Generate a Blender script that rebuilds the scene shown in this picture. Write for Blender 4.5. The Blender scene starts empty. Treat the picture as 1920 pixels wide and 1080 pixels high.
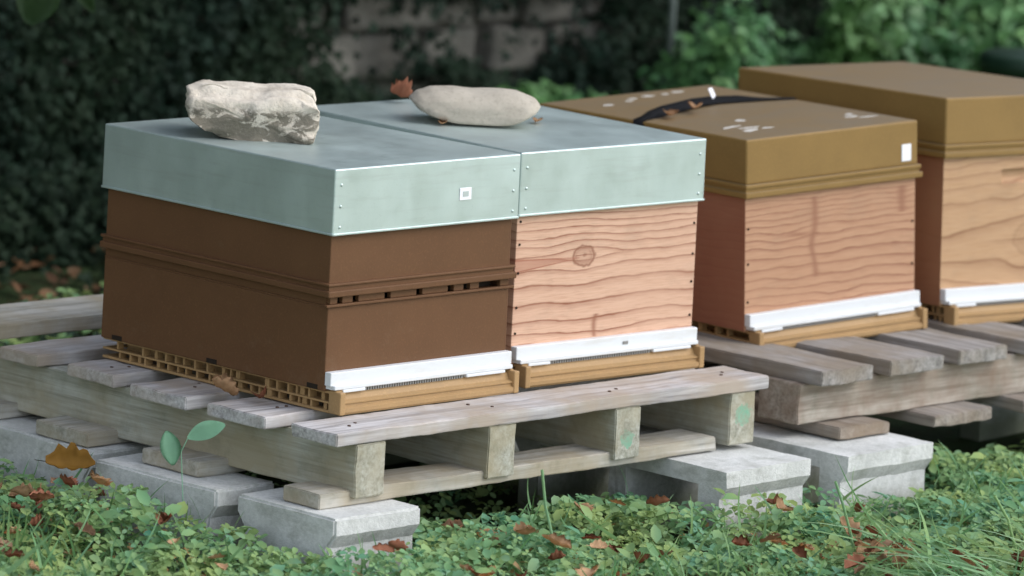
import bpy, bmesh, math, random
import numpy as np
from mathutils import Vector, Matrix, noise as mnoise
R = math.radians
random.seed(7); rng = np.random.default_rng(11)
S = bpy.context.scene
col = S.collection

# ------------------------------------------------------------------ camera
Rv = Vector((0.75956342, -0.64851723, 0.04988807)); Uv = Vector((-0.05026559, 0.0179441, 0.99857467)); Fv = Vector((0.64848808, 0.76098844, 0.01896842))
cam = bpy.data.cameras.new('camera'); co = bpy.data.objects.new('camera', cam); col.objects.link(co)
co.matrix_world = Matrix(((Rv.x, Uv.x, -Fv.x, -6.4779), (Rv.y, Uv.y, -Fv.y, -5.8971), (Rv.z, Uv.z, -Fv.z, 1.6567), (0, 0, 0, 1)))
cam.sensor_width = 36; cam.lens = 36 * 9692.35 / 1920
cam.shift_x = 1485.75 / 1920; cam.shift_y = -1861.12 / 1920
cam.clip_start = .1; cam.clip_end = 300
cam.dof.use_dof = True; cam.dof.focus_distance = 8.75; cam.dof.aperture_fstop = 4
S.camera = co
# ------------------------------------------------------------------ overcast light
SUN = Vector((.42, -.58, .70)).normalized()
w = bpy.data.worlds.new('World'); S.world = w; w.use_nodes = True
nt = w.node_tree; bg = nt.nodes['Background']
sky = nt.nodes.new('ShaderNodeTexSky'); sky.sky_type = 'NISHITA'; sky.sun_disc = False
sky.sun_elevation = math.asin(SUN.z); sky.sun_rotation = math.atan2(SUN.x, SUN.y)
sky.air_density = 1; sky.dust_density = .8
hs = nt.nodes.new('ShaderNodeHueSaturation'); hs.inputs['Saturation'].default_value = .46
nt.links.new(sky.outputs[0], hs.inputs['Color']); nt.links.new(hs.outputs[0], bg.inputs[0])
bg.inputs[1].default_value = .15
sl = bpy.data.lights.new('sun', 'SUN'); sl.energy = .8; sl.angle = R(45); sl.color = (1, .97, .93)
so = bpy.data.objects.new('sun', sl); col.objects.link(so); so.rotation_euler = SUN.to_track_quat('Z', 'Y').to_euler()
S.view_settings.view_transform = 'Standard'; S.view_settings.look = 'None'
S.view_settings.gamma = 1; S.view_settings.exposure = 1.03

# ------------------------------------------------------------------ helpers
def link(name, me, mat=None, parent=None):
    o = bpy.data.objects.new(name, me); col.objects.link(o)
    if mat: me.materials.append(mat)
    if parent: o.parent = parent
    return o
def obj(name, bm, mat, parent=None, smooth=False):
    bmesh.ops.recalc_face_normals(bm, faces=bm.faces)
    me = bpy.data.meshes.new(name); bm.to_mesh(me); bm.free()
    if smooth:
        for p in me.polygons: p.use_smooth = True
    return link(name, me, mat, parent)
def tag(o, label=None, cat=None, group=None, kind=None):
    if label: o['label'] = label
    if cat: o['category'] = cat
    if group: o['group'] = group
    if kind: o['kind'] = kind
    return o
def empty(name, loc=(0, 0, 0), rot=(0, 0, 0)):
    o = bpy.data.objects.new(name, None); col.objects.link(o); o.location = loc; o.rotation_euler = rot; o.empty_display_size = .05
    return o
def box(bm, x0, y0, z0, x1, y1, z1, bev=0, seg=1, M=None):
    g = bmesh.ops.create_cube(bm, size=1)['verts']
    for v in g:
        v.co = Vector(((x0 + x1) / 2 + v.co.x * (x1 - x0), (y0 + y1) / 2 + v.co.y * (y1 - y0), (z0 + z1) / 2 + v.co.z * (z1 - z0)))
    if M:
        for v in g: v.co = M @ v.co
    if bev:
        es = list({e for v in g for e in v.link_edges})
        bmesh.ops.bevel(bm, geom=es, offset=bev, segments=seg, affect='EDGES', profile=.5)
def board(name, x0, y0, z0, x1, y1, z1, mat, parent, seed=0, rough=.0016, bev=.002, cell=.025):
    """timber or concrete piece: finely gridded box with worn edges"""
    bm = bmesh.new()
    L = (x1 - x0, y1 - y0, z1 - z0)
    n = [max(1, min(60, int(round(l / cell)))) for l in L]
    vs = {}
    def V(i, j, k):
        if (i, j, k) not in vs:
            vs[(i, j, k)] = bm.verts.new((x0 + L[0] * i / n[0], y0 + L[1] * j / n[1], z0 + L[2] * k / n[2]))
        return vs[(i, j, k)]
    for a, b, c in ((0, 1, 2), (1, 2, 0), (2, 0, 1)):
        for side in (0, n[a]):
            for p in range(n[b]):
                for q in range(n[c]):
                    f = []
                    for dp, dq in ((0, 0), (1, 0), (1, 1), (0, 1)):
                        ix = [0, 0, 0]; ix[a] = side; ix[b] = p + dp; ix[c] = q + dq
                        f.append(V(*ix))
                    bm.faces.new(f)
    bmesh.ops.recalc_face_normals(bm, faces=bm.faces)
    sharp = [e for e in bm.edges if len(e.link_faces) == 2 and e.link_faces[0].normal.dot(e.link_faces[1].normal) < .5]
    if bev: bmesh.ops.bevel(bm, geom=sharp, offset=bev, segments=2, affect='EDGES')
    lng = max(range(3), key=lambda i: L[i])
    for v in bm.verts:
        p = v.co.copy(); q = p * 30; q[lng] *= .25
        q += Vector((seed * 3.1, seed * 1.7, seed * 2.3))
        d = mnoise.noise_vector(q) * rough + mnoise.noise_vector(p * 90 + Vector((seed, 0, 0))) * rough * .45
        if name in ('concrete_body',): d[2] *= .4
        v.co = p + d
    return obj(name, bm, mat, parent)

class NT:
    def __init__(s, name, rough=.6, spec=.5, metal=0):
        s.m = bpy.data.materials.new(name); s.m.use_nodes = True; s.t = s.m.node_tree; s.b = s.t.nodes['Principled BSDF']
        s.b.inputs['Roughness'].default_value = rough; s.b.inputs['Specular IOR Level'].default_value = spec; s.b.inputs['Metallic'].default_value = metal
        s._co = None
    def n(s, t, **k):
        x = s.t.nodes.new(t)
        for a, b in k.items(): setattr(x, a, b)
        return x
    def put(s, sock, v):
        if hasattr(v, 'is_linked') or isinstance(v, bpy.types.NodeSocket): s.t.links.new(v, sock)
        else: sock.default_value = v
    def co(s, off=True):
        if s._co is None:
            tc = s.n('ShaderNodeTexCoord'); oi = s.n('ShaderNodeObjectInfo')
            mu = s.n('ShaderNodeMath', operation='MULTIPLY'); mu.inputs[1].default_value = 17.0; s.t.links.new(oi.outputs['Random'], mu.inputs[0])
            va = s.n('ShaderNodeVectorMath', operation='ADD'); s.t.links.new(tc.outputs['Object'], va.inputs[0]); s.t.links.new(mu.outputs[0], va.inputs[1])
            s._co = va.outputs[0]; s._raw = tc.outputs['Object']
        return s._co if off else s._raw
    def noise(s, scale=(1, 1, 1), detail=4, rough=.55, dist=0, off=True):
        mp = s.n('ShaderNodeMapping'); s.t.links.new(s.co(off), mp.inputs[0]); mp.inputs['Scale'].default_value = scale
        n = s.n('ShaderNodeTexNoise'); s.t.links.new(mp.outputs[0], n.inputs['Vector']); n.inputs['Scale'].default_value = 1
        n.inputs['Detail'].default_value = detail; n.inputs['Roughness'].default_value = rough; n.inputs['Distortion'].default_value = dist
        return n.outputs[0]
    def math(s, op, a, b=None, c=None):
        x = s.n('ShaderNodeMath', operation=op); s.put(x.inputs[0], a)
        if b is not None: s.put(x.inputs[1], b)
        if c is not None: s.put(x.inputs[2], c)
        return x.outputs[0]
    def ramp(s, f, stops):
        r = s.n('ShaderNodeValToRGB'); s.put(r.inputs[0], f); e = r.color_ramp.elements
        while len(e) < len(stops): e.new(.5)
        for i, (p, c) in enumerate(stops):
            e[i].position = p; e[i].color = (c, c, c, 1) if isinstance(c, (int, float)) else (*c, 1)
        return r.outputs[0]
    def mix(s, f, a, b, mode='MIX'):
        x = s.n('ShaderNodeMix', data_type='RGBA', blend_type=mode)
        s.put(x.inputs[0], f)
        for i, v in ((6, a), (7, b)):
            if isinstance(v, tuple): x.inputs[i].default_value = (*v, 1)
            else: s.t.links.new(v, x.inputs[i])
        return x.outputs[2]
    def color(s, c): 
        if isinstance(c, tuple): s.b.inputs['Base Color'].default_value = (*c, 1)
        else: s.t.links.new(c, s.b.inputs['Base Color'])
    def bump(s, h, strength=.3, dist=.002):
        b = s.n('ShaderNodeBump'); b.inputs['Strength'].default_value = strength; b.inputs['Distance'].default_value = dist
        s.put(b.inputs['Height'], h); s.t.links.new(b.outputs[0], s.b.inputs['Normal'])
    def sep(s, off=False):
        x = s.n('ShaderNodeSeparateXYZ'); s.t.links.new(s.co(off), x.inputs[0]); return x.outputs

def weathered(name, axis, lo, hi, moss=.0, brown=None, paint=()):
    """grey weathered timber, grain along axis 0/1/2"""
    m = NT(name, .9, .2)
    sc = [55, 55, 55]; sc[axis] = 2.2
    sc2 = [190, 190, 190]; sc2[axis] = 7
    g = m.noise(tuple(sc), 5, .65, .6); g2 = m.noise(tuple(sc2), 3, .6)
    f = m.math('ADD', m.math('MULTIPLY', g, .65), m.math('MULTIPLY', g2, .35))
    c = m.ramp(f, [(.3, tuple(.45 * x for x in lo)), (.43, lo), (.6, hi), (.8, tuple(min(1, 1.15 * x) for x in hi))])
    big = m.noise((7, 7, 7), 4, .6)
    c = m.mix(m.ramp(big, [(.38, 0.0), (.62, .8)]), c, brown or (lo[0] * 1.1, lo[1] * .95, lo[2] * .75))
    if moss:
        c = m.mix(m.ramp(m.noise((22, 22, 22), 5, .7), [(.5, 0.0), (.75, moss)]), c, (.10, .115, .065))
    if paint:
        o = m.sep(False); wn = m.noise((75, 75, 75), 3, .6, off=False)
        for (px_, pz_, pr_) in paint:
            du = m.math('SUBTRACT', o[0], px_); dv = m.math('MULTIPLY', m.math('SUBTRACT', o[2], pz_), 1.25)
            rr_ = m.math('SQRT', m.math('ADD', m.math('MULTIPLY', du, du), m.math('MULTIPLY', dv, dv)))
            rr_ = m.math('ADD', rr_, m.math('MULTIPLY', m.math('SUBTRACT', wn, .5), .040))
            a = m.math('MULTIPLY', m.math('LESS_THAN', rr_, pr_), m.math('LESS_THAN', o[1], -.112))
            c = m.mix(m.math('MULTIPLY', a, m.ramp(f, [(.4, .2), (.6, .8)])), c, (.14, .38, .25))
    m.color(c); m.bump(f, .5, .002)
    return m.m
def concrete(name):
    m = NT(name, .92, .2)
    a = m.noise((9, 9, 9), 5, .6); b = m.noise((120, 120, 120), 4, .7); v = m.noise((330, 330, 330), 2, .6)
    c = m.ramp(a, [(.3, (.50, .50, .475)), (.5, (.63, .63, .60)), (.7, (.74, .735, .71))])
    c = m.mix(m.ramp(b, [(.42, 0.0), (.66, .4)]), c, (.36, .365, .34))
    c = m.mix(m.ramp(m.noise((14, 14, 30), 6, .7), [(.52, 0.0), (.72, .5)]), c, (.19, .2, .15))
    z = m.sep(False)[2]; foot = m.math('ADD', z, m.math('MULTIPLY', m.math('SUBTRACT', m.noise((20, 20, 20), 5, .7), .5), .10))
    c = m.mix(m.ramp(foot, [(.075, .75), (.125, .0)]), c, (.17, .20, .11))
    m.color(c); m.bump(m.math('ADD', b, v), .5, .002)
    return m.m
def plastic(name, c, rough=.5, var=.25, dust=0):
    m = NT(name, rough, .2)
    n = m.noise((9, 9, 9), 5, .65); n2 = m.noise((260, 260, 260), 2, .5)
    k = m.mix(m.ramp(n, [(.3, 0.0), (.7, var * 2)]), c, tuple(x * .72 for x in c))
    k = m.mix(m.ramp(n2, [(.55, 0.0), (.8, .35)]), k, tuple(min(1, x * 1.5) for x in c))
    if dust:
        g = m.n('ShaderNodeNewGeometry'); sp = m.n('ShaderNodeSeparateXYZ'); m.t.links.new(g.outputs['Normal'], sp.inputs[0])
        top = m.math('GREATER_THAN', sp.outputs[2], .8)
        nn = m.ramp(m.noise((5, 14, 14), 6, .7, 1), [(.3, .35), (.7, .9)])
        k = m.mix(m.math('MULTIPLY', top, m.math('MULTIPLY', nn, dust)), k, (.18, .15, .112))
    if not dust:
        z = m.sep(False)[2]; f = m.math('SUBTRACT', m.ramp(m.noise((22, 22, 30), 6, .75), [(.5, .0), (.8, .32)]), m.math('MULTIPLY', z, .6))
        k = m.mix(m.math('MAXIMUM', f, 0.0), k, (.20, .15, .10))
    m.color(k); m.bump(n2, .12, .001)
    return m.m
def fir(name, light, mid, dark, k=55., knots=(), warp=.018, seed=0., contrast=1., streaks=(), wedge=(), sidecol=None):
    """resinous softwood boards: growth lines running across, bending round knots"""
    m = NT(name, .6, .3)
    o = m.sep(False); u = m.math('ADD', o[0], o[1]); v = o[2]
    wv = m.n('ShaderNodeCombineXYZ'); m.put(wv.inputs[0], m.math('MULTIPLY', u, 4.0)); m.put(wv.inputs[1], m.math('MULTIPLY', v, 9.0)); wv.inputs[2].default_value = seed
    n1 = m.n('ShaderNodeTexNoise'); m.t.links.new(wv.outputs[0], n1.inputs['Vector']); n1.inputs['Scale'].default_value = 1; n1.inputs['Detail'].default_value = 2
    vv = m.math('ADD', v, m.math('MULTIPLY', m.math('SUBTRACT', n1.outputs[0], .5), warp * 2))
    for (kx, kz, kr, _) in knots:
        du = m.math('DIVIDE', m.math('SUBTRACT', u, kx), kr * 3.2); dv = m.math('SUBTRACT', v, kz)
        e = m.math('MULTIPLY', m.math('EXPONENT', m.math('MULTIPLY', m.math('MULTIPLY', du, du), -1.0)),
                   m.math('EXPONENT', m.math('MULTIPLY', m.math('ABSOLUTE', dv), -1 / (kr * 2.2))))
        vv = m.math('SUBTRACT', vv, m.math('MULTIPLY', m.math('MULTIPLY', e, m.math('SIGN', dv)), kr * .9))
    n5 = m.noise((9, 9, 34), 3, .6, off=False)
    vv = m.math('ADD', vv, m.math('MULTIPLY', m.math('SUBTRACT', n5, .5), .012))
    ph = m.math('ADD', m.math('MULTIPLY', vv, k), m.math('MULTIPLY', m.math('SINE', m.math('MULTIPLY', vv, 21.0)), k * .022))
    fr = m.math('FRACT', ph)
    line = m.ramp(fr, [(.0, .5), (.07, .0), (.6, .06), (.88, .4), (.965, 1.0)])
    wob = m.ramp(n1.outputs[0], [(.3, .65), (.6, 1.15)])
    line = m.math('MULTIPLY', m.math('MULTIPLY', line, wob), contrast)
    fine = m.noise((12, 12, 420), 3, .6, off=False); fib = m.noise((26, 26, 800), 2, .6, off=False)
    c = m.mix(m.ramp(fine, [(.35, 0.0), (.66, .9)]), light, mid)
    c = m.mix(m.ramp(fib, [(.5, 0.0), (.72, .3)]), c, dark)
    grime = m.noise((7, 7, 11), 5, .7, off=False)
    c = m.mix(m.ramp(grime, [(.52, 0.0), (.72, .28)]), c, (.26, .18, .12))
    c = m.mix(line, c, dark)
    for (kx, kz, kr, d) in knots:
        du = m.math('DIVIDE', m.math('SUBTRACT', u, kx), kr * 1.6); dv = m.math('DIVIDE', m.math('SUBTRACT', v, kz), kr)
        rr = m.math('SQRT', m.math('ADD', m.math('MULTIPLY', du, du), m.math('MULTIPLY', dv, dv)))
        rr = m.math('ADD', rr, m.math('MULTIPLY', m.math('SUBTRACT', m.noise((60, 60, 60), 2, .5, off=False), .5), .5))
        ring = m.ramp(rr, [(.0, .9), (.16, .7), (.26, .25), (.55, .3), (.64, .5), (.72, .32), (.86, .85), (.95, .45), (1., .0)])
        c = m.mix(m.math('MULTIPLY', ring, d), c, tuple(x * .85 for x in dark))
    for (sx, sz0, sz1, sw) in streaks:
        du = m.math('DIVIDE', m.math('SUBTRACT', m.math('ADD', u, m.math('MULTIPLY', m.math('SUBTRACT', n1.outputs[0], .5), .07)), sx), sw)
        e = m.math('EXPONENT', m.math('MULTIPLY', m.math('MULTIPLY', du, du), -1.0))
        a = m.math('MULTIPLY', m.math('GREATER_THAN', v, sz0), m.math('LESS_THAN', v, sz1))
        c = m.mix(m.math('MULTIPLY', m.math('MULTIPLY', e, a), .75), c, dark)
    for (tx0, tx1, tz, th) in wedge:
        tt = m.math('DIVIDE', m.math('SUBTRACT', u, tx0), tx1 - tx0)
        hw_ = m.math('MULTIPLY', m.math('SUBTRACT', 1.08, tt), th)
        dz = m.math('ABSOLUTE', m.math('SUBTRACT', v, m.math('ADD', tz, m.math('MULTIPLY', tt, .006))))
        a = m.math('MULTIPLY', m.math('LESS_THAN', dz, hw_), m.math('MULTIPLY', m.math('LESS_THAN', tt, 1.0), m.math('GREATER_THAN', tt, -.05)))
        ed = m.math('GREATER_THAN', dz, m.math('MULTIPLY', hw_, .72))
        c = m.mix(m.math('MULTIPLY', a, m.math('ADD', .5, m.math('MULTIPLY', ed, .4))), c, (.34, .12, .07))
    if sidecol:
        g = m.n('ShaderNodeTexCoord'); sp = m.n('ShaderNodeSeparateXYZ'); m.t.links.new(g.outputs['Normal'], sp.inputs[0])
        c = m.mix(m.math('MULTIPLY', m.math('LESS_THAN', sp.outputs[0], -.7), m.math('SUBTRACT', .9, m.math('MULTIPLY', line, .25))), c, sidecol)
    side = m.noise((4, 4, 4), 4, .6)
    c = m.mix(m.ramp(side, [(.4, 0.0), (.75, .35)]), c, mid)
    m.color(c); m.bump(m.math('SUBTRACT', 1.0, line), .25, .001)
    return m.m
def leafmat(name, cols, rough=.55, spec=.25, trans=.0, scale=3.):
    m = NT(name, rough, spec)
    g = m.n('ShaderNodeNewGeometry')
    n = len(cols)
    c = m.ramp(g.outputs['Random Per Island'], [(i / max(1, n - 1), cc) for i, cc in enumerate(cols)])
    big = m.noise((scale, scale, scale), 3, .6, off=False)
    c = m.mix(m.ramp(big, [(.38, 0.0), (.62, .6)]), c, tuple(x * y for x, y in zip(cols[n // 2], (1.5, 1.12, .75))))
    m.color(c)
    if trans:
        tr = m.n('ShaderNodeBsdfTranslucent'); m.t.links.new(c, tr.inputs[0]); mx = m.n('ShaderNodeMixShader'); mx.inputs[0].default_value = trans
        out = m.t.nodes['Material Output']; m.t.links.new(m.b.outputs[0], mx.inputs[1]); m.t.links.new(tr.outputs[0], mx.inputs[2]); m.t.links.new(mx.outputs[0], out.inputs[0])
    return m.m
def flat(name, c, rough=.5, spec=.4, metal=0, n=0):
    m = NT(name, rough, spec, metal)
    if n: m.color(m.mix(m.ramp(m.noise((n, n, n), 4, .6), [(.35, 0.0), (.7, .6)]), c, tuple(x * .75 for x in c)))
    else: m.color(c)
    return m.m

M = {}
M['top_x'] = weathered('weathered_board_grain_x', 0, (.36, .335, .325), (.60, .57, .56))
M['str_y'] = weathered('damp_bearer_grain_y', 1, (.31, .305, .25), (.48, .475, .41), .35, None, ((.645, -.078, .018), (.962, -.066, .022)))
M['bot_x'] = weathered('bottom_board_grain_x', 0, (.33, .32, .28), (.52, .50, .455), .3)
M['top_y'] = weathered('weathered_board_grain_y', 1, (.21, .195, .18), (.38, .355, .335))
M['str_x'] = weathered('damp_bearer_grain_x', 0, (.26, .225, .18), (.47, .42, .36), .3, (.24, .165, .12))
M['bot_y'] = weathered('bottom_board_grain_y', 1, (.22, .19, .165), (.37, .33, .29), .2)
M['concrete'] = concrete('concrete')
M['brown'] = plastic('brown_hive_plastic', (.142, .068, .031), .6)
M['ochre'] = plastic('ochre_floor_plastic', (.40, .25, .115), .45)
M['roofpl'] = plastic('olive_brown_roof_plastic', (.265, .16, .052), .5, .25, .8)
mw = NT('white_plastic', .45, .4)
mw.color(mw.mix(mw.ramp(mw.noise((9, 9, 60), 6, .7), [(.5, 0.0), (.8, .5)]), (.70, .71, .72), (.50, .45, .36))); M['white'] = mw.m
M['sticker'] = flat('white_sticker', (.85, .84, .86), .6); M['stickergrey'] = flat('grey_print', (.45, .5, .47), .6)
M['mark'] = flat('chalky_white_smear', (.62, .58, .52), .9, .1, 0, 200)
M['strap'] = flat('black_webbing', (.012, .012, .014), .75, .3, 0, 90)
M['mesh'] = flat('grey_mesh_metal', (.30, .29, .28), .45, .5, .6)
M['nail'] = flat('rusty_nail', (.09, .055, .04), .8, .3)
M['dark'] = flat('dark_hollow', (.03, .022, .016), .9, .1)
M['paint'] = flat('green_paint_mark', (.10, .36, .20), .8, .2, 0, 150)
def galv():
    m = NT('galvanised_sheet', .36, .5, .7)
    a = m.noise((16, 16, 5), 5, .6); b = m.noise((200, 200, 200), 2, .6)
    c = m.ramp(a, [(.3, (.54, .63, .60)), (.7, (.59, .68, .65))])
    c = m.mix(m.ramp(b, [(.6, 0.0), (.8, .3)]), c, (.42, .49, .47))
    st = m.noise((5, 5, 60), 4, .7)
    c = m.mix(m.ramp(st, [(.52, 0.0), (.75, .3)]), c, (.36, .38, .35))
    m.color(c); r = m.ramp(m.noise((9, 9, 9), 5, .7), [(.3, .36), (.7, .52)]); m.t.links.new(r, m.b.inputs['Roughness'])
    m.bump(m.noise((6, 6, 6), 3, .5), .28, .005)
    return m.m
M['galv'] = galv()
M['fir2'] = fir('pale_fir_with_knot', (.70, .45, .32), (.62, .37, .25), (.26, .095, .05), 56., ((.19, .215, .02, 1.),), .012, 3.1, 1., ((.235, .07, .11, .006),), ((.0, .178, .206, .012),))
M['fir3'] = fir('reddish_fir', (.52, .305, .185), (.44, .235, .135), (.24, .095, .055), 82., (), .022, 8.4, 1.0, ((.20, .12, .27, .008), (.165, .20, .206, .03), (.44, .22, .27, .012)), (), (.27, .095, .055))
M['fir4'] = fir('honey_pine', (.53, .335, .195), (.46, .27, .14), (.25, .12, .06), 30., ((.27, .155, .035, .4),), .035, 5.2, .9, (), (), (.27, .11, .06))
def rockmat(name, a, b, lich, bmp=.7):
    m = NT(name, .9, .25)
    n1 = m.noise((14, 14, 14), 6, .65); n2 = m.noise((28, 28, 45), 5, .7, .8); n3 = m.noise((140, 140, 140), 4, .6)
    c = m.ramp(n1, [(.3, a), (.65, b)])
    if lich:
        g = m.n('ShaderNodeNewGeometry'); sp = m.n('ShaderNodeSeparateXYZ'); m.t.links.new(g.outputs['Normal'], sp.inputs[0])
        c = m.mix(m.math('MULTIPLY', m.ramp(n2, [(.42, .15), (.50, 1.0)]), m.ramp(m.math('ADD', m.sep(False)[2], m.math('MULTIPLY', m.math('SUBTRACT', n2, .5), .05)), [(.052, 1.0), (.058, .0)])), c, lich)
    c = m.mix(m.ramp(n3, [(.5, 0.0), (.75, .35)]), c, tuple(x * .55 for x in a))
    m.color(c); m.bump(m.math('ADD', n2, n3), bmp, .004)
    return m.m
M['rock1'] = rockmat('rough_limestone', (.50, .43, .34), (.70, .63, .53), (.17, .15, .115))
M['rock2'] = rockmat('smooth_sandstone', (.37, .325, .26), (.49, .435, .355), None, .15)
M['wall'] = rockmat('field_stone', (.105, .10, .083), (.215, .20, .17), (.05, .06, .04))
M['weeds'] = leafmat('low_weed_leaves', [(.07, .18, .075), (.13, .29, .13), (.19, .39, .20), (.28, .43, .18), (.12, .33, .20), (.22, .40, .25)], .6, .2, .3, 5)
M['grass'] = leafmat('grass_blades', [(.10, .24, .06), (.15, .33, .13), (.20, .38, .20), (.09, .22, .09)], .5, .3, .3, 4)
M['longgrass'] = leafmat('long_pale_grass', [(.17, .36, .15), (.24, .44, .22), (.32, .50, .32)], .5, .3, .3, 4)
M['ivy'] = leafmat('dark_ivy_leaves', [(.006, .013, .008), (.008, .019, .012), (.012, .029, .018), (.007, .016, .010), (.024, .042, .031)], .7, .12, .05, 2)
M['bush'] = leafmat('bush_leaves', [(.05, .14, .05), (.08, .21, .08), (.11, .27, .10), (.07, .18, .07), (.14, .31, .14)], .45, .4, .2, 3)
M['bush2'] = leafmat('pale_bush_leaves', [(.09, .24, .08), (.14, .33, .13), (.20, .40, .18), (.11, .27, .10)], .45, .4, .25, 3)
M['tree'] = leafmat('tree_leaves', [(.02, .05, .02), (.035, .08, .03), (.05, .11, .035)], .5, .3, .15, 2)
M['dry'] = leafmat('dry_leaf_litter', [(.06, .035, .02), (.11, .06, .035), (.18, .115, .07), (.08, .045, .025)], .8, .15, .1, 6)
M['debris'] = leafmat('plant_debris', [(.20, .11, .06), (.36, .23, .12), (.45, .34, .20), (.26, .13, .07)], .8, .1, .1, 6)
M['dryred'] = flat('red_brown_dry_leaf', (.36, .15, .085), .7, .2, 0, 60)
M['drytan'] = flat('tan_dry_leaf', (.58, .36, .20), .7, .2, 0, 60)
M['dryyel'] = flat('yellow_brown_leaf', (.36, .19, .035), .6, .2, 0, 60)
M['seedling'] = flat('pale_green_leaf', (.26, .50, .32), .5, .3, 0, 30)
M['bark'] = weathered('bark', 2, (.06, .045, .035), (.12, .10, .08), .4)
M['pot'] = flat('dark_green_plastic', (.012, .035, .018), .5, .4)
M['stake'] = flat('pale_grey_stake', (.16, .19, .17), .7, .3, 0, 40)

# ------------------------------------------------------------------ setting: ground
GZ = -.28
def gh(x, y):
    return GZ + .012 * mnoise.noise(Vector((x * 2.2, y * 2.2, 0)))
bm = bmesh.new()
ax = np.concatenate(([-70, -35, -15, -8, -5], np.arange(-3.5, 8.6, .14), [10, 14, 22, 40, 75]))
ay = np.concatenate(([-70, -35, -15, -8, -5], np.arange(-3, 6.1, .14), [8, 12, 20, 40, 75]))
gv = [[bm.verts.new((x, y, gh(x, y))) for y in ay] for x in ax]
for i in range(len(ax) - 1):
    for j in range(len(ay) - 1): bm.faces.new((gv[i][j], gv[i + 1][j], gv[i + 1][j + 1], gv[i][j + 1]))
m = NT('dark_soil_and_moss', .95, .1)
c = m.ramp(m.noise((6, 6, 6), 6, .7, off=False), [(.3, (.025, .032, .014)), (.5, (.04, .065, .025)), (.7, (.06, .10, .04))])
c = m.mix(m.ramp(m.noise((40, 40, 40), 5, .7, off=False), [(.5, 0.0), (.7, .6)]), c, (.075, .045, .028))
m.color(c); m.bump(m.noise((60, 60, 60), 5, .7, off=False), 1, .02)
tag(obj('ground', bm, m.m, smooth=True), kind='structure')

# ------------------------------------------------------------------ hives
def hive_root(name, q, label, cat='beehive'):
    ox, oy, oz, ps, a, b = q
    ex = Vector((math.cos(ps), math.sin(ps), a)).normalized(); ey = Vector((-math.sin(ps), math.cos(ps), b)); ey = (ey - ex * ey.dot(ex)).normalized(); ez = ex.cross(ey)
    e = empty(name, (ox, oy, oz), Matrix((ex, ey, ez)).transposed().to_euler())
    return tag(e, label, cat, 'beehives standing in a row on the pallets')
def metal_roof(t, W, z0, z1, seed):
    bm = bmesh.new(); D = .55
    box(bm, 0, 0, z0, W, D, z1, .0025, 2)
    # dimpled fixings and folded corner tabs, pressed in the sheet
    for (cx, s) in ((.012, 1), (W - .012, -1)):
        for dz in (.013, .048, .084):
            for k in (0, 1):
                if k: continue
                bmesh.ops.create_uvsphere(bm, u_segments=10, v_segments=6, radius=.0027, matrix=Matrix.Translation((cx + s * (.004 + k * .034), -.0005, z0 + dz)) @ Matrix.Diagonal((1, .5, 1, 1)))
    box(bm, .0, -.0024, z0 - .0006, W, .0, z0 + .0032, .0009)
    box(bm, -.0024, -.0024, z0 - .0006, 0, D, z0 + .0032, .0009)
    bmesh.ops.translate(bm, verts=bm.verts, vec=(0, 0, 0))
    o = obj('roof', bm, M['galv'], t)
    o['label'] = 'flat galvanised sheet metal roof'
    return o
def plastic_roof(t, W, z0, z1):
    bm = bmesh.new(); D = .55
    box(bm, .004, .004, z0 + .024, W - .004, D - .004, z1, .004, 3)
    o = obj('roof', bm, M['roofpl'], t)
    bm = bmesh.new()
    box(bm, -.001, -.001, z0 + .017, W + .001, D + .001, z0 + .025, .002, 2)
    box(bm, .002, .002, z0 + .010, W - .002, D - .002, z0 + .018)
    box(bm, -.003, -.003, z0, W + .003, D + .003, z0 + .011, .002, 2)
    obj('rim', bm, M['roofpl'], o)
    return o
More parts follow.
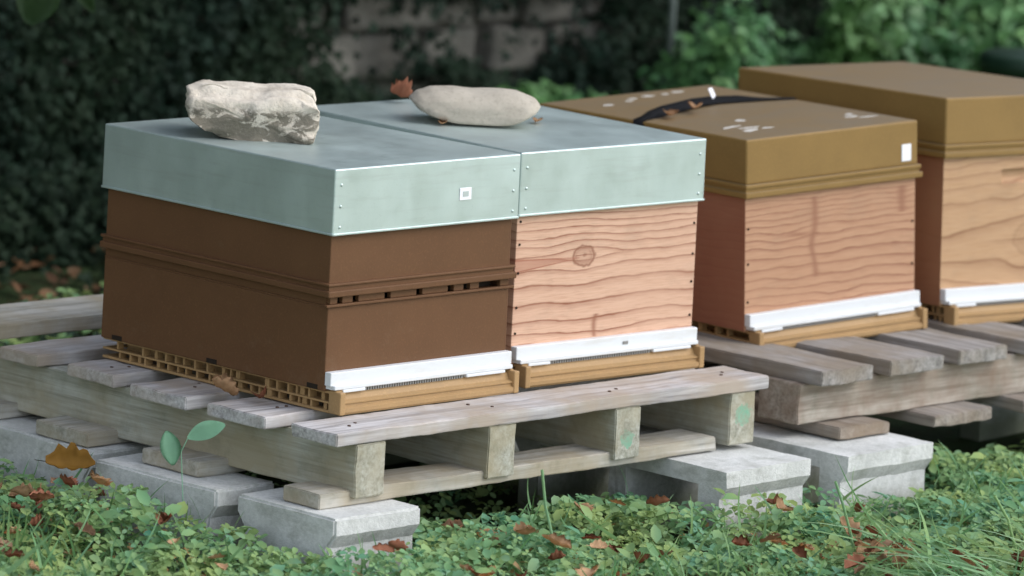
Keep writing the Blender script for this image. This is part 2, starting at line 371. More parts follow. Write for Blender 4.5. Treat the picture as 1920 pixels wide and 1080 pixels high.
def hive_floor(t, W, deep_label=None):
    """ochre ribbed plastic floor with moulded front sill and end posts"""
    x0, x1 = .013, W - .004; D = .54
    bm = bmesh.new()
    box(bm, x0 + .05, .012, .004, x1 - .05, D - .01, .034)               # inner tray
    box(bm, x0 + .002, .006, .0335, x1 - .002, D - .004, .0372)
    for z, h in ((0, .0045), (.0155, .0035), (.0325, .0045)):           # rails all round
        pass
        box(bm, x0, D - .012, z, x1, D + .001, z + h, .0008)
    f = obj('floor', bm, M['ochre'], t)
    rr = random.Random(int(W * 1e4) + 5)
    for side in (0, 1):
        bm = bmesh.new()
        for z, h in ((0, .0045), (.0155, .0035), (.0325, .0045)):
            if side: box(bm, x1 - .02, .0, z, x1, D - .0125, z + h, .0008)
            else: box(bm, x0, .0, z, x0 + .02, D - .0125, z + h, .0008)
        y = .012
        while y < D - .02:
            wd = rr.choice((.004, .004, .007, .010)); d0 = rr.choice((.002, .002, .006))
            xa, xb = (x0 + d0, x0 + .0195) if not side else (x1 - .0195, x1 - d0)
            box(bm, xa, y, .003, xb, y + wd, .0165)
            if rr.random() < .8: box(bm, xa, y + .006, .018, xb, y + .006 + wd, .0335)
            y += rr.choice((.016, .020, .026, .030))
        obj('rib_grid', bm, M['ochre'], f)
    # sill : moulded profile swept along x
    prof = [(.0, .0), (-.020, .0), (-.0225, .004), (-.0225, .010), (-.017, .013), (-.0165, .016), (-.0195, .018), (-.0195, .020), (-.012, .0235), (-.006, .034), (.0, .034)]
    bm = bmesh.new(); xs = (x0 + .012, x1 - .012)
    A = [[bm.verts.new((x, y, z)) for y, z in prof] for x in xs]
    for i in range(len(prof)):
        j = (i + 1) % len(prof); bm.faces.new((A[0][i], A[1][i], A[1][j], A[0][j]))
    bm.faces.new(A[0]); bm.faces.new(A[1][::-1])
    obj('landing_sill', bm, M['ochre'], f)
    for xa, xb in ((x0, x0 + .013), (x1 - .013, x1)):
        bm = bmesh.new(); box(bm, xa, -.024, 0, xb, .004, .038, .002, 2)
        box(bm, xa + .002, -.012, .030, xb + (.008 if xa == x0 else -.002), .004, .0395, .001)
        obj('end_post', bm, M['ochre'], f)
    # white entrance reducer
    bm = bmesh.new()
    box(bm, .006, -.006, .046, W - .006, .008, .069, .0015, 2)
    box(bm, .010, -.013, .0405, W - .010, -.0055, .0475, .001); box(bm, .010, -.0055, .0405, W - .010, .008, .0462)
    wgt = obj('entrance_strip', bm, M['white'], t)
    for xa, xb in ((.03, .085), (W - .13, W - .03)):
        bm = bmesh.new(); box(bm, xa, -.014, .0352, xb, -.004, .0403, .001); obj('tab', bm, M['white'], wgt)
    bm = bmesh.new(); x = .088
    while x < W - .135:
        box(bm, x, -.0105, .0345, x + .0032, -.0075, .0405); x += .0062
    box(bm, .086, -.0072, .0345, W - .131, -.0062, .0405)
    obj('mesh_grille', bm, M['mesh'], wgt)
    return f
def screwholes(par, pts, y):
    for x, z in pts:
        bm = bmesh.new(); bmesh.ops.create_cone(bm, cap_ends=True, segments=10, radius1=.0022, radius2=.0022, depth=.002, matrix=Matrix.Translation((x, y, z)) @ Matrix.Rotation(math.pi / 2, 4, 'X')); obj('screw_head', bm, M['dark'], par)

# hive 1 : brown plastic with super
h1 = hive_root('beehive', (-.004, -.002, .001, -.002, -.001, .001), 'brown plastic hive with metal roof at the left end, under the rough block stone')
W = .47
hive_floor(h1, W)
bm = bmesh.new(); box(bm, .006, .008, .036, W - .006, .54, .176, .002, 2); obj('brood_box', bm, M['brown'], h1)
bm = bmesh.new(); box(bm, .03, .03, .174, W - .03, .52, .202); obj('vent_shade_core', bm, M['dark'], h1)  # near-black core paints in the deep shade behind the vent gaps
bm = bmesh.new()
box(bm, -.002, .003, .1765, W + .002, .011, .181, .0012, 2); box(bm, .006, .011, .176, W - .006, .54, .1785)
obj('vent_ledge', bm, M['brown'], h1)
bm = bmesh.new()
gaps = [(.028, .040), (.066, .080), (.145, .160), (.225, .240), (.305, .320), (.345, .362), (.385, .440)]
x = .010
for a, b in gaps + [(W - .008, W)]:
    box(bm, x, .0075, .1812, a, .016, .1935, .0008); x = b
box(bm, .010, .0078, .1925, W - .010, .0155, .1938)
box(bm, .008, .0155, .1787, .0145, .54, .2015); box(bm, W - .0145, .0155, .1787, W - .008, .54, .2015)
obj('vent_grille', bm, M['brown'], h1)
bm = bmesh.new()
box(bm, .006, .008, .2025, W - .006, .54, .300, .002, 2)
super1 = obj('super_box', bm, M['brown'], h1)
bm = bmesh.new()
box(bm, -.002, .001, .2115, W + .002, .546, .2165, .0018, 2)
box(bm, .002, .004, .2045, W - .002, .543, .212)
box(bm, -.003, -.001, .1935, W + .003, .546, .2045, .002, 2)
obj('rim', bm, M['brown'], super1)
for y, z in ((.50, .040), (.27, .040), (.035, .040)):
    bm = bmesh.new(); box(bm, .0045, y - .012, z - .003, .0065, y + .012, z + .005, .0005)
    obj('clip_slot', bm, M['dark'], h1)
metal_roof(h1, W, .298, .409, 1)
bm = bmesh.new(); box(bm, .314, -.0012, .338, .344, -.0002, .359, .0004); st = obj('sticker', bm, M['sticker'], h1); st['label'] = 'small white sticker with a grey square'
bm = bmesh.new(); box(bm, .322, -.0018, .344, .336, -.0013, .353); obj('print', bm, M['stickergrey'], st)

# hive 2 : pale fir box with metal roof
h2 = hive_root('beehive', (.4928, .0199, 0, -.0402, .002, .0079), 'pale striped fir hive with a round knot and metal roof, under the smooth flat stone')
W = .4825
hive_floor(h2, W)
bm = bmesh.new(); box(bm, .006, .008, .036, W - .006, .54, .302, .0012, 2); b2 = obj('brood_box', bm, M['fir2'], h2)
screwholes(b2, [(.014, z) for z in (.09, .135, .195, .245, .285)] + [(W - .014, z) for z in (.09, .15, .2, .255)], .0075)
metal_roof(h2, W, .296, .407, 2)
bm = bmesh.new(); box(bm, .278, -.0075, .0535, .292, -.0062, .0595, .0006); s = obj('screw', bm, M['mesh'], h2)

# hive 3 : reddish fir with olive plastic roof
h3 = hive_root('beehive', (1.2498, .1048, -.0174, -.0891, .0396, -.0138), 'reddish fir hive with a black strap across its olive brown plastic roof')
W = .473
hive_floor(h3, W)
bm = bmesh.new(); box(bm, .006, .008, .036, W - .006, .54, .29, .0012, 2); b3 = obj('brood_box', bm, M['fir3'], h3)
screwholes(b3, [(.014, z) for z in (.09, .16, .225)] + [(W - .014, z) for z in (.12, .2)], .0075)
r3 = plastic_roof(h3, W, .283, .391)
bm = bmesh.new(); box(bm, W - .050, .0025, .316, W - .024, .0038, .348, .0004); s = obj('sticker', bm, M['sticker'], h3); s['label'] = 'torn white paper sticker'
def smear(t, x, y, z, l, wd, ang, seed):
    rr = random.Random(seed); bm = bmesh.new(); n = 26; vs = []
    for i in range(n):
        a = 2 * math.pi * i / n; r = .55 + .45 * rr.random()
        px, py = math.cos(a) * l * r, math.sin(a) * wd * r
        vs.append(bm.verts.new((x + px * math.cos(ang) - py * math.sin(ang), y + px * math.sin(ang) + py * math.cos(ang), z)))
    f = bm.faces.new(vs); g = bmesh.ops.extrude_face_region(bm, geom=[f])
    for v in g['geom']:
        if isinstance(v, bmesh.types.BMVert): v.co.z += .0006
    return obj('white_smear', bm, M['mark'], t)
for i, (x, y, l, wd, an) in enumerate([(.10, .085, .030, .010, .3), (.12, .108, .034, .007, .0), (.095, .13, .035, .007, .2), (.172, .18, .016, .012, .5), (.15, .09, .02, .006, 0),
                                       (.39, .10, .024, .007, .1), (.42, .085, .030, .005, .0), (.41, .125, .018, .008, .3),
                                       (.097, .453, .017, .010, .2), (.20, .49, .016, .008, 0), (.25, .498, .018, .010, 0), (.30, .50, .012, .008, 0), (.342, .508, .02, .010, .1), (.17, .47, .014, .006, .1)]):
    smear(r3, x, y, .3908, l, wd, an, i)

# hive 4 : honey pine, taller, with handle slot
h4 = hive_root('beehive', (1.7941, .0694, -.005, -.0933, -.0081, -.0259), 'honey coloured pine hive with a carved hand slot, at the right edge')
W = .486; H = .43
hive_floor(h4, W)
bm = bmesh.new()
X = [.006, .172, .300, W - .006]; Z = [.036, .262, .290, .322]; Y = .008
g = [[bm.verts.new((x, Y, z)) for z in Z] for x in X]
for i in range(3):
    for j in range(3):
        if (i, j) == (1, 1): continue
        bm.faces.new((g[i][j], g[i + 1][j], g[i + 1][j + 1], g[i][j + 1]))
ring = [g[1][1], g[2][1], g[2][2], g[1][2]]
inn = [bm.verts.new((v.co.x + (.006 if k in (0, 3) else -.006), Y + .014, v.co.z + (.012 if k < 2 else -.001))) for k, v in enumerate(ring)]
for k in range(4): bm.faces.new((ring[k], ring[(k + 1) % 4], inn[(k + 1) % 4], inn[k]))
bm.faces.new(inn)
bk = [bm.verts.new((x, .54, z)) for x, z in ((X[0], Z[0]), (X[3], Z[0]), (X[3], Z[3]), (X[0], Z[3]))]
bm.faces.new(bk)
bm.faces.new([g[i][0] for i in range(4)] + [bk[1], bk[0]])
bm.faces.new([g[i][3] for i in range(4)] + [bk[2], bk[3]])
bm.faces.new([g[0][j] for j in range(4)] + [bk[3], bk[0]])
bm.faces.new([g[3][j] for j in range(4)] + [bk[2], bk[1]])
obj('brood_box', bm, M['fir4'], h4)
plastic_roof(h4, W, .318, .432)

# ------------------------------------------------------------------ pallets
p1 = tag(empty('pallet', (.46, .3, -.125)), 'pale grey timber pallet under the two hives with metal roofs', 'pallet')
def child_world(o, p):
    o.matrix_parent_inverse = Matrix.Translation(-p.location)
def pb(par, name, *a, **k):
    o = board(name, *a, par, **k); child_world(o, par); return o
rows = [(-.124, -.020, -.104, 1.030), (.034, .168, -.108, 1.02), (.216, .350, -.112, 1.03), (.417, .534, -.082, 1.02), (.608, .708, -.080, 1.03)]
for i, (ya, yb, xa, xb) in enumerate(rows):
    pb(p1, 'top_board', xa, ya, -.0225, xb, yb, -.001, M['top_x'], seed=i, rough=.0022)
strx = [(-.052, .022), (.279, .348), (.611, .678), (.925, .995)]
for i, (xa, xb) in enumerate(strx):
    pb(p1, 'bearer', xa, -.121, (-.117 if i == 3 else -.1125), xb, .80, -.0235, M['str_y'], seed=10 + i, rough=.0022)
for i, (ya, yb) in enumerate([(-.117, .03), (.165, .30), (.43, .56), (.68, .79)]):
    xs_ = [-.125] + [v for s_ in strx for v in s_] + [1.0]
    xs_ = [(-.125, .90)]
    for k, (xa, xb) in enumerate(xs_):
        o = pb(p1, 'bottom_board', xa, (-.112 if i == 0 else ya), -.1245, xb, (-.03 if i == 0 else yb), -.0997, M['bot_x'], seed=20 + i * 4 + k, rough=.0022)
for x in [xx for a_, b_ in strx for xx in ((a_ + b_) / 2 - .014, (a_ + b_) / 2 + .016)]:
    for y in (-.07, .10, .28, .47):
        bm = bmesh.new(); bmesh.ops.create_cone(bm, cap_ends=True, segments=8, radius1=.0032, radius2=.0028, depth=.0022, matrix=Matrix.Translation((x + random.uniform(-.006, .006), y + random.uniform(-.02, .02), -.0005)))
        o = obj('nail', bm, M['nail'], p1); child_world(o, p1)

p2 = tag(empty('pallet', (1.9, .4, -.125)), 'darker brown pallet with board ends facing out, under the two hives with plastic roofs', 'pallet')
for i, (xa, xb, yf) in enumerate([(1.150, 1.303, -.146), (1.359, 1.520, -.141), (1.580, 1.728, -.133), (1.79, 1.93, -.13), (2.0, 2.14, -.13), (2.20, 2.33, -.13)]):
    pb(p2, 'top_board', xa, yf, -.0275, xb, .95, -.001, M['top_y'], seed=40 + i, rough=.0028)
for i, (ya, yb) in enumerate([(-.108, -.018), (.36, .45), (.84, .93)]):
    pb(p2, 'bearer', 1.135, ya, -.102, 2.33, yb, -.029, M['str_x'], seed=50 + i, rough=.0035)
for i, (xa, xb, yf) in enumerate([(1.195, 1.340, -.158), (1.462, 1.638, -.168), (1.75, 1.89, -.16), (2.1, 2.25, -.16)]):
    pb(p2, 'bottom_board', xa, yf, -.1255, xb, .95, -.1035, M['bot_y'], seed=60 + i, rough=.0028)

o = board('loose_plank', -.6, .745, -.0, 1.08, .90, .026, M['bot_x'], None, seed=71)
tag(o, 'pale grey plank lying across the back end of the left pallet', 'plank')
sh = board('wooden_shim', 1.64, .10, .0005, 1.70, .5, .0075, M['bot_y'], None, seed=75, rough=.0005, bev=.001)
tag(sh, 'thin wooden shim wedged under the right side of the reddish hive', 'shim')

# ------------------------------------------------------------------ concrete blocks
def block(x0, y0, x1, y1, ztop, label, hollow=False, seed=0, rot=0.):
    h = .195; zb = ztop - h
    t = tag(empty('concrete_block', ((x0 + x1) / 2, y0, zb), (0, 0, rot)), label, 'concrete block', 'concrete blocks under the pallets')
    cx = (x0 + x1) / 2; hw = (x1 - x0) / 2; L = y1 - y0
    # end profile (y,z): lip, chamfer, recessed web, mirrored below
    pf = [(0, 0), (0, .030), (.015, .046), (.015, h - .050), (0, h - .028), (0, h)]
    bm = bmesh.new()
    nx = 14
    def sweep(xa, xb, prof_f, prof_b):
        P = [(y, z) for y, z in prof_f] + [(L - y, z) for y, z in reversed(prof_b)]
        cols = [[bm.verts.new((xa + (xb - xa) * i / nx, y, z)) for y, z in P] for i in range(nx + 1)]
        n = len(P)
        for i in range(nx):
            for k in range(n):
                bm.faces.new((cols[i][k], cols[i + 1][k], cols[i + 1][(k + 1) % n], cols[i][(k + 1) % n]))
        bm.faces.new(cols[0]); bm.faces.new(cols[-1][::-1])
    if not hollow:
        sweep(-hw, hw, pf, pf)
    else:
        # slab top and bottom, three cross webs : the voids run from side to side
        def prism(P):
            cols = [[bm.verts.new((-hw + 2 * hw * i / nx, y, z)) for y, z in P] for i in range(nx + 1)]; n = len(P)
            for i in range(nx):
                for k in range(n): bm.faces.new((cols[i][k], cols[i + 1][k], cols[i + 1][(k + 1) % n], cols[i][(k + 1) % n]))
            bm.faces.new(cols[0]); bm.faces.new(cols[-1][::-1])
        web = .038
        P = [(0, 0), (0, .030), (.015, .046), (.015, h - .050), (0, h - .028), (0, h), (L, h), (L, h - .028), (L - .015, h - .050), (L - .015, .046), (L, .030), (L, 0)]
        # outer ring with two voids cut: build as separate abutting prisms
        v0, v1 = .030, h - .030
        c = L / 2
        prism([(.022 + web, v0), (c - web / 2, v0), (c - web / 2, 0), (.022 + web, 0)])
        prism([(c + web / 2, v0), (L - .022 - web, v0), (L - .022 - web, 0), (c + web / 2, 0)])
        prism([(.022 + web, h), (c - web / 2, h), (c - web / 2, v1), (.022 + web, v1)])
        prism([(c + web / 2, h), (L - .022 - web, h), (L - .022 - web, v1), (c + web / 2, v1)])
        prism([(0, 0), (0, .030), (.015, .046), (.015, h - .050), (0, h - .028), (0, h), (.022 + web, h), (.022 + web, 0)])
        prism([(c - web / 2, 0), (c - web / 2, h), (c + web / 2, h), (c + web / 2, 0)])
        prism([(L - .022 - web, 0), (L - .022 - web, h), (L, h), (L, h - .028), (L - .015, h - .050), (L - .015, .046), (L, .030), (L, 0)])
    bmesh.ops.remove_doubles(bm, verts=bm.verts, dist=.0002)
    if not hollow:
        es = [e for e in bm.edges if abs(e.verts[0].co.x - e.verts[1].co.x) > .001 or True]
        bmesh.ops.recalc_face_normals(bm, faces=bm.faces)
        sharp = [e for e in bm.edges if len(e.link_faces) == 2 and e.calc_face_angle(0) > .6]
        bmesh.ops.bevel(bm, geom=sharp, offset=.004, segments=2, affect='EDGES')
    bmesh.ops.subdivide_edges(bm, edges=[e for e in bm.edges if e.calc_length() > .03], cuts=4, use_grid_fill=True)
    for v in bm.verts:
        p = v.co + Vector((seed * 1.3, seed, 0))
        top = v.co.z > h - .002
        d = mnoise.noise_vector(p * 16) * .002 + mnoise.noise_vector(p * 90) * .0011
        if top and not (min(v.co.y, L - v.co.y) < .006 or hw - abs(v.co.x) < .006): d.z = min(0, d.z) * .3
        if top: d.z = min(d.z, 0)
        v.co += d
    obj('block_body', bm, M['concrete'], t)
block(-.152, -.172, .060, .048, -.126, 'front left concrete block with a thick lip, under the nearest pallet corner', False, 1)
block(-.168, .082, -.02, .362, -.126, 'concrete block in the middle of the left pallet side, behind the corner block', False, 2, R(2))
block(-.14, .40, .02, .86, -.126, 'rearmost concrete block under the left pallet, reaching the left edge', False, 3, R(-3))
block(.775, -.235, 1.015, .24, -.127, 'concrete block under the right front corner of the pale pallet', True, 4, R(1))
block(1.10, -.245, 1.36, .26, -.1285, 'concrete block with open hollow under the front corner of the brown pallet', True, 5, R(2))
block(.80, .42, 1.02, .84, -.127, 'concrete block under the back right corner of the pale pallet', True, 6)
block(2.12, -.20, 2.35, .26, -.1285, 'concrete block under the far right end of the brown pallet', True, 7)

# ------------------------------------------------------------------ stones on the roofs
Rh = Vector((.7605, -.6493, 0)); Fh = Vector((.6486, .7611, 0))
def stone(name, origin, outline, prof, mat, label, rough, seed, tilt=0):
    """outline in the (sideways, up) plane, prof = (depth, sideways scale, height scale, drop)"""
    t = bpy.data.objects.new
    bm = bmesh.new(); rings = []
    # resample outline
    pts = []
    n = len(outline)
    for i in range(n):
        a = Vector(outline[i]); b = Vector(outline[(i + 1) % n]); k = max(1, int((b - a).length / .010))
        for j in range(k): pts.append(a.lerp(b, j / k))
    cxm = (min(p.x for p in pts) + max(p.x for p in pts)) / 2
    for (d, sx, sz, dx) in prof:
        rings.append([bm.verts.new((cxm + (p.x - cxm) * sx + dx, d, p.y * sz + .0)) for p in pts])
    m_ = len(pts)
    for a, b in zip(rings, rings[1:]):
        for i in range(m_): bm.faces.new((a[i], a[(i + 1) % m_], b[(i + 1) % m_], b[i]))
    for rg, rev in ((rings[0], False), (rings[-1], True)):
        c = bm.verts.new(sum((v.co for v in rg), Vector()) / m_)
        for i in range(m_):
            f = (rg[i], rg[(i + 1) % m_], c); bm.faces.new(f[::-1] if not rev else f)
    bmesh.ops.subdivide_edges(bm, edges=[e for e in bm.edges if e.calc_length() > .012], cuts=2, use_grid_fill=True)
    bmesh.ops.triangulate(bm, faces=bm.faces)
    for v in bm.verts:
        p = v.co * 1.0 + Vector((seed, 0, 0))
        q = Vector((p.x, p.y, p.z * 2.2))
        dd = mnoise.noise_vector(q * 16) * rough + mnoise.noise_vector(q * 38) * rough * .7 + Vector((0, 1, 0)) * (mnoise.cell(q * 26) - .5) * rough * .9 + mnoise.noise_vector(q * 130) * rough * .22
        if v.co.z < .006: dd.z = max(dd.z, 0) * .3
        v.co += dd; v.co.z = max(v.co.z, 0)
    bmesh.ops.smooth_vert(bm, verts=bm.verts, factor=.12, use_axis_x=True, use_axis_y=True, use_axis_z=True)
    o = obj(name, bm, mat, None, smooth=True)
    o.location = origin; o.rotation_euler = (0, 0, math.atan2(Rh.y, Rh.x))
    return tag(o, label, 'stone')
s1 = [(-.145, .062), (-.143, .046), (-.125, .034), (-.108, .018), (-.085, .006), (-.05, .0), (.02, .0), (.072, .0), (.080, .004), (.080, .045), (.077, .080), (.05, .086), (.0, .085), (-.05, .084), (-.09, .085), (-.115, .085), (-.140, .082)]
stone('stone_block', (.128, .272, .4095), s1, [(-.003, .96, .74, 0), (.001, .985, .82, 0), (.006, 1, .86, 0), (.022, 1, .87, 0), (.026, 1, .97, 0), (.042, 1, 1.0, 0), (.085, 1, 1.02, 0), (.115, .98, 1.0, .002), (.135, .94, .93, .004), (.145, .85, .8, .004)], M['rock1'],
      'rough squared limestone block, pale on top and grey in front, on the leftmost metal roof', .0075, 3)
s2 = [(-.118, .036), (-.105, .022), (-.085, .010), (-.055, .001), (.0, .0), (.045, .0), (.075, .004), (.095, .016), (.112, .028), (.116, .036), (.108, .046), (.080, .056), (.045, .060), (.0, .057), (-.04, .058), (-.08, .056), (-.105, .048)]
stone('flat_stone', (.655, .262, .4135), s2, [(-.012, .72, .45, 0), (-.006, .84, .66, 0), (.004, .94, .80, 0), (.02, 1, .93, 0), (.045, 1.01, 1, 0), (.07, .98, 1.0, 0), (.095, .9, .92, 0), (.110, .78, .74, 0), (.118, .6, .5, 0)], M['rock2'],
      'smooth flat beige stone with rounded ends on the second metal roof', .0016, 9)

# ------------------------------------------------------------------ strap on hive 3
hm = Matrix.LocRotScale(h3.location, h3.rotation_euler, None)
path = [(-.006, .27, .345, .010), (-.005, .271, .38, .011), (.004, .278, .3935, .013), (.055, .300, .3955, .020), (.11, .325, .3975, .028), (.17, .345, .399, .034), (.23, .362, .3995, .032), (.29, .368, .3985, .028), (.35, .355, .397, .022), (.41, .338, .394, .016), (.470, .320, .3925, .012), (.478, .318, .36, .010)]
bm = bmesh.new(); L_ = []
for i, (x, y, z, hw) in enumerate(path):
    a = Vector(path[max(0, i - 1)][:3]); b = Vector(path[min(len(path) - 1, i + 1)][:3]); tdir = (b - a); tdir.z = 0; tdir = tdir.normalized() if tdir.length > .001 else Vector((1, .3, 0)).normalized()
    sd = Vector((-tdir.y, tdir.x, 0))
    row = []
    for j, s in enumerate((-1, -.5, 0, .5, 1)):
        row.append(bm.verts.new(hm @ (Vector((x, y, z)) + sd * hw * s * .92 + Vector((0, 0, .006 * (1 - abs(s)) * (1 if 2 < i < 9 else .2) - .004 * abs(s) * (2 < i < 9))))))
    L_.append(row)
for a, b in zip(L_, L_[1:]):
    for j in range(4): bm.faces.new((a[j], a[j + 1], b[j + 1], b[j]))
sm = bmesh.ops.solidify(bm, geom=bm.faces[:], thickness=.003)
strap = tag(obj('webbing_strap', bm, M['strap'], smooth=True), 'black webbing strap lying across the roof of the reddish hive', 'strap')
bm = bmesh.new()
c = hm @ Vector((.292, .366, .4065)); an = h3.rotation_euler.z + .35
Mt = Matrix.Translation(c) @ Matrix.Rotation(an, 4, 'Z') @ Matrix.Rotation(R(62), 4, 'X')
box(bm, -.009, -.008, 0, .009, .014, .0016, .0004, 1, Mt)
tg = obj('tag_label', bm, M['sticker'], strap); tg['label'] = 'small white label sewn on the strap'

# ------------------------------------------------------------------ leaf builders
def cloud(name, P, N, size, tmpl, faces, mat, up=None, roll=None, parent=None, squash=None):
    """P (n,3) positions; N (n,3) leaf normals; tmpl (k,3) template in leaf space (x across, y along, z normal)"""
    n = len(P); N = N / np.linalg.norm(N, axis=1)[:, None]
    ref = rng.normal(size=(n, 3)) if up is None else up
    Y = ref - (ref * N).sum(1)[:, None] * N; Y /= np.linalg.norm(Y, axis=1)[:, None] + 1e-9
    X = np.cross(Y, N)
    T = np.asarray(tmpl)[None, :, :] * np.asarray(size)[:, None, None]
    V = P[:, None, :] + T[:, :, :1] * X[:, None, :] + T[:, :, 1:2] * Y[:, None, :] + T[:, :, 2:3] * N[:, None, :]
    k = len(tmpl)
    me = bpy.data.meshes.new(name); me.vertices.add(n * k); me.vertices.foreach_set('co', V.reshape(-1))
    fl = [len(f) for f in faces]; base = np.concatenate([np.array(f) for f in faces])
    idx = (base[None, :] + (np.arange(n) * k)[:, None]).reshape(-1)
    me.loops.add(len(idx)); me.loops.foreach_set('vertex_index', idx.astype(np.int32))
    tot = np.tile(np.array(fl), n); st = np.concatenate(([0], np.cumsum(tot)[:-1]))
    me.polygons.add(len(tot)); me.polygons.foreach_set('loop_start', st.astype(np.int32)); me.polygons.foreach_set('loop_total', tot.astype(np.int32))
    me.update(calc_edges=True)
    return link(name, me, mat, parent)
T_TREF = []; F_TREF = []
for k in range(3):
    a = 2 * math.pi * k / 3 + .3
    def rp(x, y, z): return (x * math.cos(a) - y * math.sin(a), x * math.sin(a) + y * math.cos(a), z)
    b = len(T_TREF)
    T_TREF += [rp(0, .03, 0), rp(.30, .42, .10), rp(.26, .80, .05), rp(0, .98, -.08), rp(-.26, .80, .05), rp(-.30, .42, .10), rp(0, .55, -.02)]
    F_TREF += [(b, b + 1, b + 6), (b + 1, b + 2, b + 3, b + 6), (b + 3, b + 4, b + 5, b + 6), (b + 5, b, b + 6)]
T_OV = [(0, 0, 0), (.27, .3, .06), (.25, .65, .03), (0, 1, -.12), (-.25, .65, .03), (-.27, .3, .06), (0, .5, -.03)]
F_OV = [(0, 1, 6), (1, 2, 3, 6), (3, 4, 5, 6), (5, 0, 6)]
T_IVY = [(0, 0, 0), (.32, -.1, .04), (.52, .28, -.05), (.25, .38, .03), (.16, .62, .02), (0, 1, -.12), (-.16, .62, .02), (-.25, .38, .03), (-.52, .28, -.05), (-.32, -.1, .04)]
F_IVY = [(0, 1, 2, 3), (0, 3, 4), (0, 4, 5), (0, 5, 6), (0, 6, 7), (0, 7, 8, 9)]
def gblade(n=5):
    T = []; F = []
    for i in range(n + 1):
        s = i / n; w_ = .035 * (1 - s) ** .6 + .002
        T += [(-w_, s, -.35 * s * s), (w_, s, -.35 * s * s)]
    for i in range(n): F.append((2 * i, 2 * i + 1, 2 * i + 3, 2 * i + 2))
    return T, F
def st_world(s, t): return s[:, None] * np.array([.6486, .7611])[None] + t[:, None] * np.array([.7605, -.6493])[None]
foot = [(-.17, -.19, .07, .06), (-.19, .07, -.0, .37), (-.17, .39, .03, .87), (.76, -.25, 1.03, .26), (1.08, -.26, 1.38, .28), (.79, .41, 1.03, .85), (2.1, -.22, 2.37, .28)]
def outside(xy, pad=0.):
    ok = np.ones(len(xy), bool)
    for a, b, c, d in foot: ok &= ~((xy[:, 0] > a - pad) & (xy[:, 0] < c + pad) & (xy[:, 1] > b - pad) & (xy[:, 1] < d + pad))
    return ok
def under(xy): return ((xy[:, 0] > -.1) & (xy[:, 0] < 1.03) & (xy[:, 1] > -.06) & (xy[:, 1] < .9)) | ((xy[:, 0] > 1.1) & (xy[:, 0] < 2.4) & (xy[:, 1] > -.08) & (xy[:, 1] < 1))
def hfield(xy):
    h = np.array([.088 + .045 * mnoise.noise(Vector((a * 4.5, b * 4.5, 3))) + .025 * mnoise.noise(Vector((a * 13, b * 13, 7))) for a, b in xy])
    h = h + .03 * np.exp(-((xy[:, 0] + .08) / .22) ** 2 - ((xy[:, 1] + .27) / .10) ** 2)
    h = h + .05 * np.exp(-((xy[:, 0] + .30) / .13) ** 2 - ((xy[:, 1] - .16) / .20) ** 2)
    return np.clip(h, .03, .17)
def rand_normals(n, tilt, bias=(0, 0, 0)):
    v = rng.normal(size=(n, 3)) * tilt; v[:, 2] = np.abs(v[:, 2]) + 1; return v + np.array(bias)
# weeds, dense near the pallets
def weeds(name, n, s0, s1, t0, t1, smin, smax, tm, fm, mat, hscale=1., pm=0.):
    s = rng.uniform(s0, s1, n); t = rng.uniform(t0, t1, n); xy = st_world(s, t)
    ok = outside(xy, .012); u = under(xy); ok &= ~(u & (rng.random(n) > .12)); xy = xy[ok]; u = u[ok]
    pt = np.array([mnoise.noise(Vector((a * 6, b * 6, 31))) for a, b in xy]); kp = (pt > -.12) | (rng.random(len(xy)) < .45); xy = xy[kp]; u = u[kp]
    h = hfield(xy) * hscale; h[u] *= .45
    z = GZ + h * (1 - rng.random(len(xy)) ** 2.2 * .95) 
    P = np.column_stack([xy, z])
    return P
P1 = weeds('a', 52000, -.85, .95, -1.35, 1.9, 0, 0, 0, 0, 0)
cover = cloud('ground_cover', P1, rand_normals(len(P1), .55, (-.25, -.35, 0)), rng.uniform(.009, .0195, len(P1)) * (1 + .5 * (rng.random(len(P1)) < .12)), T_TREF, F_TREF, M['weeds'])
tag(cover, 'dense low green weeds and clover in front of the pallets', 'weeds', kind='stuff')
P2 = weeds('b', 3200, -.85, .95, -1.35, 1.9, 0, 0, 0, 0, 0, 1.12)
c2 = cloud('broad_leaf_weeds', P2, rand_normals(len(P2), .6, (-.3, -.4, 0)), rng.uniform(.020, .040, len(P2)), T_OV, F_OV, M['weeds'])
tag(c2, 'broader leaved weeds growing among the clover in the foreground', 'weeds', kind='stuff')
n = 5000; xy = st_world(rng.uniform(-.85, .7, n), rng.uniform(-1.3, 1.9, n)); xy = xy[outside(xy, .02) & ~under(xy)]
Pl = np.column_stack([xy, GZ + hfield(xy) * rng.uniform(.25, .85, len(xy))])
tag(cloud('plant_debris', Pl, rand_normals(len(Pl), .6), rng.uniform(.010, .026, len(Pl)), T_OV, F_OV, M['debris']), 'bits of dead leaf and straw caught among the weeds', 'plant debris', kind='stuff')
# wider surroundings, looser
n = 70000; xy = np.column_stack([rng.normal(.5, 2.9, n), rng.normal(-.9, 1.9, n)]); xy = xy[xy[:, 1] < 1.9]; ok = outside(xy, .03) & ~under(xy); xy = xy[ok]
sx = xy @ np.array([.6486, .7611]); tx = xy @ np.array([.7605, -.6493])
ok = ~((sx > -.8) & (sx < .9) & (tx > -1.3) & (tx < 1.85)); xy = xy[ok]
P3 = np.column_stack([xy, GZ + hfield(xy) * .9 * rng.random(len(xy)) ** .6])
tag(cloud('meadow_weeds', P3, rand_normals(len(P3), .5), rng.uniform(.022, .042, len(P3)), T_TREF, F_TREF, M['weeds']), 'loose weeds over the garden ground around the hives', 'weeds', kind='stuff')
